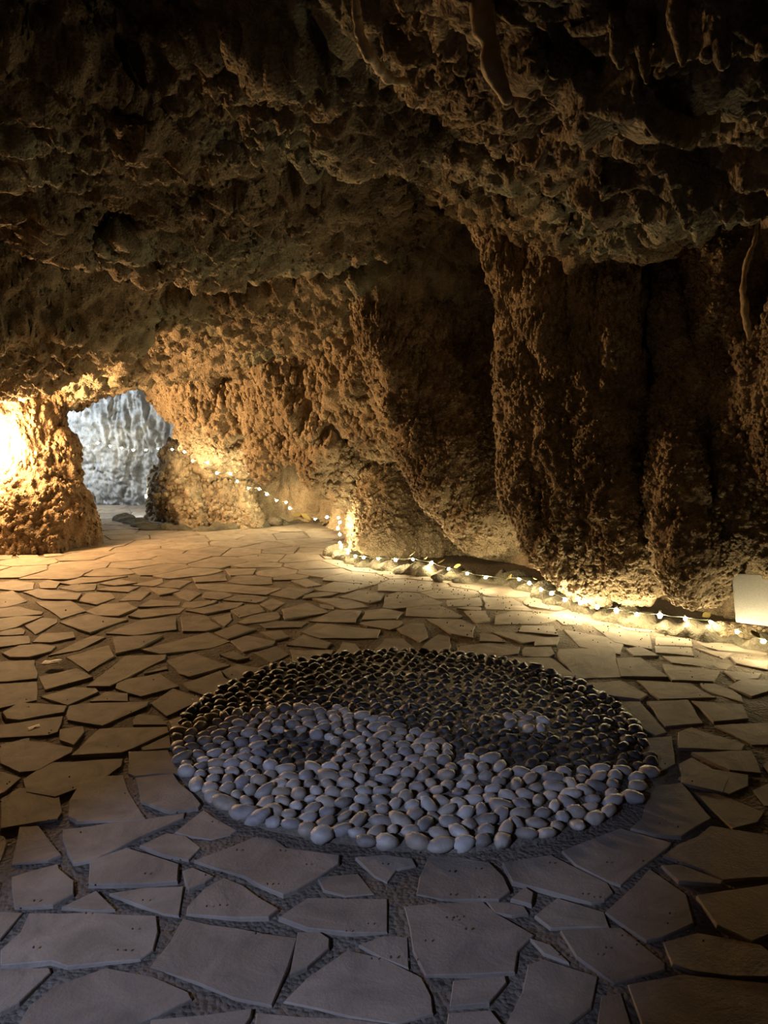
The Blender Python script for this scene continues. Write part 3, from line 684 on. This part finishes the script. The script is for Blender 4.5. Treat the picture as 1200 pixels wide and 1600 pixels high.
for it in range(14):
    D = A[:, None, :]-A[None, :, :]; dist = np.hypot(D[..., 0], D[..., 1])+np.eye(len(A))*9
    ww = np.clip(cell*1.02-dist, 0, None)/dist; A = A + 0.35*(D*ww[..., None]).sum(1)
    r = np.hypot(A[:, 0], A[:, 1]); k = np.where(r > MR-0.018, (MR-0.018)/r, 1); A = A*k[:, None]
D = A[:, None, :]-A[None, :, :]; dist = np.hypot(D[..., 0], D[..., 1])+np.eye(len(A))*9; near = np.sort(dist, 1)[:, :4].mean(1)
def pebble_mesh(seed, sub, rough, dark):
    rr = random.Random(seed); bm = bmesh.new(); bmesh.ops.create_icosphere(bm, subdivisions=sub, radius=0.5)
    sx, sy, sz = rr.uniform(1.0, 1.45), rr.uniform(0.72, 0.96), rr.uniform(0.55, 0.8)
    off = Vector((rr.random()*50, rr.random()*50, 3))
    for v in bm.verts:
        k = 1 + rough*noise.noise(v.co*2.2+off) + rough*0.5*noise.noise(v.co*5+off)
        if dark: k *= 1 + 0.10*noise.cell(v.co*3+off)
        v.co = Vector((v.co.x*sx*(1+0.22*v.co.x*(rr.random() if False else 0.5)), v.co.y*sy, v.co.z*sz))*k
    me = bpy.data.meshes.new('pebble'); bm.to_mesh(me); bm.free()
    me.polygons.foreach_set('use_smooth', [True]*len(me.polygons)); me.materials.append(M_DPEB if dark else M_PEB); return me
VP = [pebble_mesh(100+i, 2, 0.22, False) for i in range(12)]; VD = [pebble_mesh(200+i, 2, 0.42, True) for i in range(8)]
A = np.array([[x*mrad(math.atan2(y, x)), y*mrad(math.atan2(y, x))] for x, y in A])
order = sorted(range(len(A)), key=lambda i: (A[i][1]+MC.y)**2 + (A[i][0]+MC.x)**2)
bigV, bigF, bigM = [], [], []
for rank, i in enumerate(order):
    p = Vector(A[i]); dark = is_dark(p); s = near[i]*(0.93 if not dark else 0.88)*rp.uniform(0.78, 1.08); src = rp.choice(VD if dark else VP)
    # long axes follow rings loosely
    rot = Matrix.Rotation(rp.gauss(0.15, 0.55), 4, 'Z') @ Matrix.Rotation(rp.gauss(0, 0.22), 4, 'X') @ Matrix.Rotation(rp.gauss(0, 0.22), 4, 'Y')
    z = (0.020 if not dark else 0.014) + rp.uniform(-0.004, 0.004)
    if rank < 300:
        o = bpy.data.objects.new('pebble', src); C.objects.link(o); o.parent = mosaic
        o.matrix_local = Matrix.Translation((p.x, p.y, z)) @ rot @ Matrix.Scale(s, 4)
    else:
        Mx = Matrix.Translation((p.x, p.y, z)) @ rot @ Matrix.Scale(s, 4); n = len(bigV)
        bigV += [tuple(Mx @ v.co) for v in src.vertices]; bigF += [tuple(k+n for k in f.vertices) for f in src.polygons]
        bigM += [1 if dark else 0]*len(src.polygons)
me = bpy.data.meshes.new('pebbles_far'); me.from_pydata(bigV, [], bigF); me.materials.append(M_PEB_I); me.materials.append(M_DPEB_I)
me.polygons.foreach_set('material_index', bigM); link('pebble', me, parent=mosaic, kind='stuff')

# ------------------------------------------------------------------ kerb of rock under the lights
def strip(name, pts, label, mat, w=0.16, h=0.09):
    P = smooth_path([tuple(p) for p in pts], 160); n = 14
    T = np.gradient(P, axis=0); T /= np.linalg.norm(T, axis=1)[:, None]; Nn = np.stack([-T[:, 1], T[:, 0]], 1)
    def fn(U, V):
        Ui = U.astype(int); th = V/ n * math.pi; wv = w*(1+0.35*np.sin(Ui*0.31)*np.cos(Ui*0.13))
        hh = h*(1+0.3*np.sin(Ui*0.23+1)+0.25*np.sin(Ui*0.71))
        off = -np.cos(th)*wv; z = np.sin(th)**0.6*hh - 0.01
        return np.stack([P[Ui, 0]+Nn[Ui, 0]*off, P[Ui, 1]+Nn[Ui, 1]*off, z], -1)
    me = grid_mesh(name, fn, np.arange(160), np.arange(n+1), mat)
    o = link(name, me, kind='structure'); tag(o, label)
    g = relief_group('relief_kerb', big=0.02, flute=0.012, drip=0.012, nod=0.004, dscale=10, stretch=1.0)
    bake(o, [('SUBSURF', dict(levels=1)), ('NODES', dict(node_group=g))]); return o
def fl(px, py): g = G(px, py); return (g.x, g.y)
strip('trim_1', [fl(528,866), fl(550,877), fl(600,889), fl(660,897), fl(730,907), fl(800,910), fl(835,920)], 'low grey rock kerb below the dark mound', M_KERB, 0.17, 0.10)
strip('trim_2', [fl(800,910), fl(850,930), fl(900,950), fl(960,966), fl(1020,982), fl(1080,990), fl(1150,1003), fl(1215,1018), fl(1300,1040)], 'low grey rock kerb running to the white panel', M_KERB, 0.16, 0.10)
strip('trim_3', [fl(190,812), fl(240,828), fl(330,829), fl(420,821), fl(500,815), fl(520,822)], 'low mossy kerb along the back wall', M_KERB, 0.16, 0.09)

# ------------------------------------------------------------------ fairy lights
bulbs = [(118,700,13.4),(137,698,13.4),(153,692,13.4),(172,697,13.3),(190,700,13.2),(208,703,13.0),(228,703,12.8),(247,701,12.6),(269,702,11.0),(288,706,10.6),(301,720,10.7),(324,723,10.7),
 (339,739,10.7),(360,740,10.7),(371,752,10.7),(388,763,10.7),(405,764,10.7),(417,772,10.7),(432,782,10.8),(447,785,10.9),(453,794,10.9),(492,811,10.8),(511,808,10.3),(529,809,8.9),
 (531,816,8.8),(528,826,8.8),(531,835,8.7),(531,848,8.6),(533,855,8.6)]
bulbs = [tuple(Y(a, b, c-0.28)) for a, b, c in bulbs]
for px, py in [(543,864),(555,869),(568,871),(591,873),(618,875),(645,874),(674,880),(701,889),(730,896),(759,902),(811,905),(827,911),(845,921),(862,927),(883,937),(907,942),(933,948),(963,954),
               (995,960),(1031,962),(1071,967),(1111,972),(1152,987),(1193,1002),(1240,1010)]:
    bulbs.append(tuple(G(px, py, 0.135)))
string = empty('string_lights', bulbs[-1], 'string of small warm-white fairy lights along the foot of the wall', 'string lights')
base = Vector(bulbs[-1])
cp = []
for a, b in zip(bulbs[:-1], bulbs[1:]):
    a, b = Vector(a), Vector(b); L = (b-a).length
    for k in range(5):
        t = k/5; q = a.lerp(b, t); q.z += 0.012 - 0.10*min(L, .8)*t*(1-t); q.y += 0.01*math.sin(k*2.0); cp.append(q-base)
cp.append(Vector(bulbs[-1])-base+Vector((0, 0, .012)))
bm = bmesh.new(); tube(bm, cp, 0.003, 5); from_bm('wire', bm, M_WIRE, parent=string)
bm = bmesh.new(); lathe(bm, [(0.003, -0.016), (0.010, -0.012), (0.0145, 0.0), (0.011, 0.010), (0.005, 0.015)], 8); bme = bpy.data.meshes.new('bulb'); bm.to_mesh(bme); bm.free(); bme.materials.append(M_BULB)
bm = bmesh.new(); lathe(bm, [(0.006, 0.012), (0.0075, 0.016), (0.0075, 0.030), (0.003, 0.034)], 8); sme = bpy.data.meshes.new('bulb_socket'); bm.to_mesh(sme); bm.free(); sme.materials.append(M_WIRE)
rb = random.Random(2)
for b in bulbs:
    o = link('bulb', bme, parent=string); s = rb.uniform(0.85, 1.25); far = b[1] > 10
    if far: s *= 1.0
    o.matrix_local = Matrix.Translation(Vector(b)-base) @ Matrix.Rotation(rb.uniform(-.9, .9), 4, 'X') @ Matrix.Rotation(rb.uniform(-.9, .9), 4, 'Y') @ Matrix.Scale(s, 4)
    k = link('bulb_socket', sme, parent=o)

# ------------------------------------------------------------------ wall lantern on the pillar
lp = Y(-12, 684, 8.62)
lan = empty('wall_lantern', lp, 'glowing frosted wall lantern on the rock pillar at the left edge', 'lamp')
bm = bmesh.new(); lathe(bm, [(0.03, -0.235), (0.10, -0.225), (0.148, -0.18), (0.158, -0.05), (0.158, 0.12), (0.13, 0.20), (0.06, 0.225)], 20); from_bm('glass_shade', bm, M_GLASS, parent=lan)
bm = bmesh.new(); lathe(bm, [(0.05, 0.222), (0.075, 0.228), (0.06, 0.27), (0.02, 0.29)], 20); from_bm('cap', bm, M_METAL, parent=lan, smooth=False)
bm = bmesh.new(); tube(bm, [(-0.0, 0.0, 0.28), (-0.02, 0.12, 0.36), (-0.04, 0.3, 0.34), (-0.04, 0.42, 0.25)], 0.015, 8); from_bm('bracket', bm, M_METAL, parent=lan)
bm = bmesh.new(); lathe(bm, [(0.08, 0), (0.09, 0.01), (0.08, 0.03), (0.04, 0.04)], 16)
bmesh.ops.transform(bm, matrix=Matrix.Translation((-0.04, 0.44, 0.25)) @ Matrix.Rotation(math.pi/2, 4, 'X'), verts=bm.verts); from_bm('wall_plate', bm, M_METAL, parent=lan)

# ------------------------------------------------------------------ white panel at the right edge
tl, bl = Y(1143, 896, 5.10), Y(1150, 972, 5.00); tr = Y(1262, 900, 4.92); br = Y(1262, 986, 4.82)
pan = empty('white_panel', bl, 'blank white board leaning at the foot of the wall at the right edge', 'board')
def slab(bm, q, th, ndir):
    f = [bm.verts.new(v) for v in q]; b = [bm.verts.new(v+ndir*th) for v in q]
    bm.faces.new(f); bm.faces.new(b[::-1])
    for i in range(4): bm.faces.new((f[i], b[i], b[(i+1) % 4], f[(i+1) % 4]))
nd = (tr-tl).cross(bl-tl).normalized(); nd = nd if nd.y > 0 else -nd
bm = bmesh.new(); slab(bm, [v-bl for v in (tl, bl, br, tr)], 0.022, nd); bmesh.ops.bevel(bm, geom=bm.edges[:], offset=0.004, segments=2, affect='EDGES')
from_bm('board', bm, M_BOARD, parent=pan, smooth=False)
for t in (0.12, 0.88):
    a = bl.lerp(br, t)-bl + nd*0.03; b = tl.lerp(tr, t)-bl + nd*0.03
    bm = bmesh.new(); tube(bm, [a.lerp(b, .9), a.lerp(b, .05)], 0.010, 6); from_bm('batten', bm, M_METAL, parent=pan)

# ------------------------------------------------------------------ scraps of paper, leaves, loose stones, crumbs
def scrap(px, py, w, d, rz, label, mark):
    g = G(px, py, 0.032); t = empty('paper_scrap', g, label, 'paper'); t.rotation_euler.z = rz
    me = grid_mesh('sheet', lambda U, V: np.stack([U, V, 0.004*np.sin(U*60)+0.003*np.cos(V*45)], -1), np.linspace(-w/2, w/2, 9), np.linspace(-d/2, d/2, 7), M_PAPER); me.flip_normals()
    s = link('sheet', me, parent=t); s.modifiers.new('Solidify', 'SOLIDIFY').thickness = 0.001; bake(s, [])
    if mark:
        m = grid_mesh('print', lambda U, V: np.stack([U, V, 0.0018+0.004*np.sin(U*60)+0.003*np.cos(V*45)], -1), np.linspace(-w*.05, w*.22, 5), np.linspace(-d*.1, d*.1, 4), M_INK); m.flip_normals()
        link('printed_mark', m, parent=t)
scrap(81, 1034, 0.105, 0.085, 0.12, 'small pinkish slip of paper with a red mark lying on the paving', True)
scrap(53, 1137, 0.055, 0.05, 0.5, 'tiny white scrap of paper with a red mark on the paving at the left edge', True)
def leaf_mesh(L, W):
    bm = bmesh.new(); k = 7; rows = []
    for i in range(k):
        t = i/(k-1); ww = W*math.sin(math.pi*min(max(t, .03), .97))**0.8; x = (t-.5)*L; z = 0.25*L*(t-.5)**2
        rows.append([bm.verts.new((x, -ww, z+ww*.4)), bm.verts.new((x, 0, z)), bm.verts.new((x, ww, z+ww*.4))])
    for a, b in zip(rows[:-1], rows[1:]):
        for j in range(2): bm.faces.new((a[j], b[j], b[j+1], a[j+1]))
    me = bpy.data.meshes.new('dry_leaf'); bm.to_mesh(me); bm.free(); me.materials.append(M_LEAF); return me
lm = leaf_mesh(0.11, 0.03)
rl = random.Random(9)
for px, py, z, s, lab in [(465,806,.12,1.9,'yellow dry leaf on the back kerb, left of a pair'), (477,808,.12,1.6,'yellow dry leaf on the back kerb, right of a pair'), (543,860,.16,.8,'small dry leaf by the bend in the lights'),
    (563,862,.18,.8,'small dry leaf just past the bend in the lights'), (666,873,.17,1.0,'dry leaf among the lights below the dark mound'), (690,878,.17,1.0,'dry curled leaf between lights under the hanging belly'),
    (645,866,.2,.8,'dry leaf sticking up behind a light below the mound'), (797,903,.15,1.2,'reddish dry leaf between the two kerbs'), (835,905,.17,.9,'dry leaf beside the lights near the kerb corner'),
    (1103,962,.18,.8,'dry leaf against the light left of the white panel'), (1180,992,.17,.8,'dry leaf by the light below the white panel'), (715,885,.15,.8,'small dry leaf right of the mound by the lights')]:
    o = link('dry_leaf', lm, label=lab, cat='leaf', group='dry leaves among the fairy lights'); o.location = G(px, py, z)
    o.rotation_euler = (rl.uniform(-.6, 1.2), rl.uniform(-.6, .6), rl.uniform(0, 6.28)); o.scale = (s, s, s)
for px, py, s, lab in [(684,903,.055,'rounded loose stone at the foot of the kerb, under the lights'), (712,906,.035,'small loose stone at the foot of the kerb'), (430,815,.10,'grey loose rock on the mossy back kerb'),
                       (1098,900,.05,'pale loose rock beside the top of the white panel')]:
    bm = bmesh.new(); bmesh.ops.create_icosphere(bm, subdivisions=3, radius=s)
    for v in bm.verts: v.co = Vector((v.co.x*1.2, v.co.y, v.co.z*.75))*(1+.3*noise.noise(v.co/s*1.5+Vector((px, 0, 0))))
    o = from_bm('loose_stone', bm, M_KERB, label=lab, cat='stone'); o.location = G(px, py, s*.5+.02)
cv, cf = [], []; v0, f0 = ico_verts(1); rc = random.Random(21)
for i in range(520):
    if i < 300: px, py = rc.gauss(0, 1), 0; t = rc.random(); px = 540+t*640 + rc.gauss(0, 12); py = 885 + (px-560)*0.18 + abs(rc.gauss(0, 24))
    else: px, py = rc.uniform(0, 1100), rc.uniform(860, 1500)
    if math.hypot(*(G(px, py).xy-MC)) < MR: continue
    g = G(px, py, 0.03); s = rc.uniform(0.003, 0.0075 if py < 1000 else 0.0045); n = len(cv)
    for v in v0: cv.append(tuple(Vector(g) + Vector(v)*s*rc.uniform(.7, 1.2)))
    cf += [tuple(int(a)+n for a in f) for f in f0]
me = bpy.data.meshes.new('crumbs'); me.from_pydata(cv, [], cf)
link('earth_crumbs', me, M_CRUMB, label='scattered dark crumbs of earth on the paving', cat='debris', kind='stuff')
print('TRIS', sum(len(o.data.polygons)*2 for o in SC.objects if o.type == 'MESH' and o.data.users == 1), 'stones', len(items), 'pebbles', len(A))
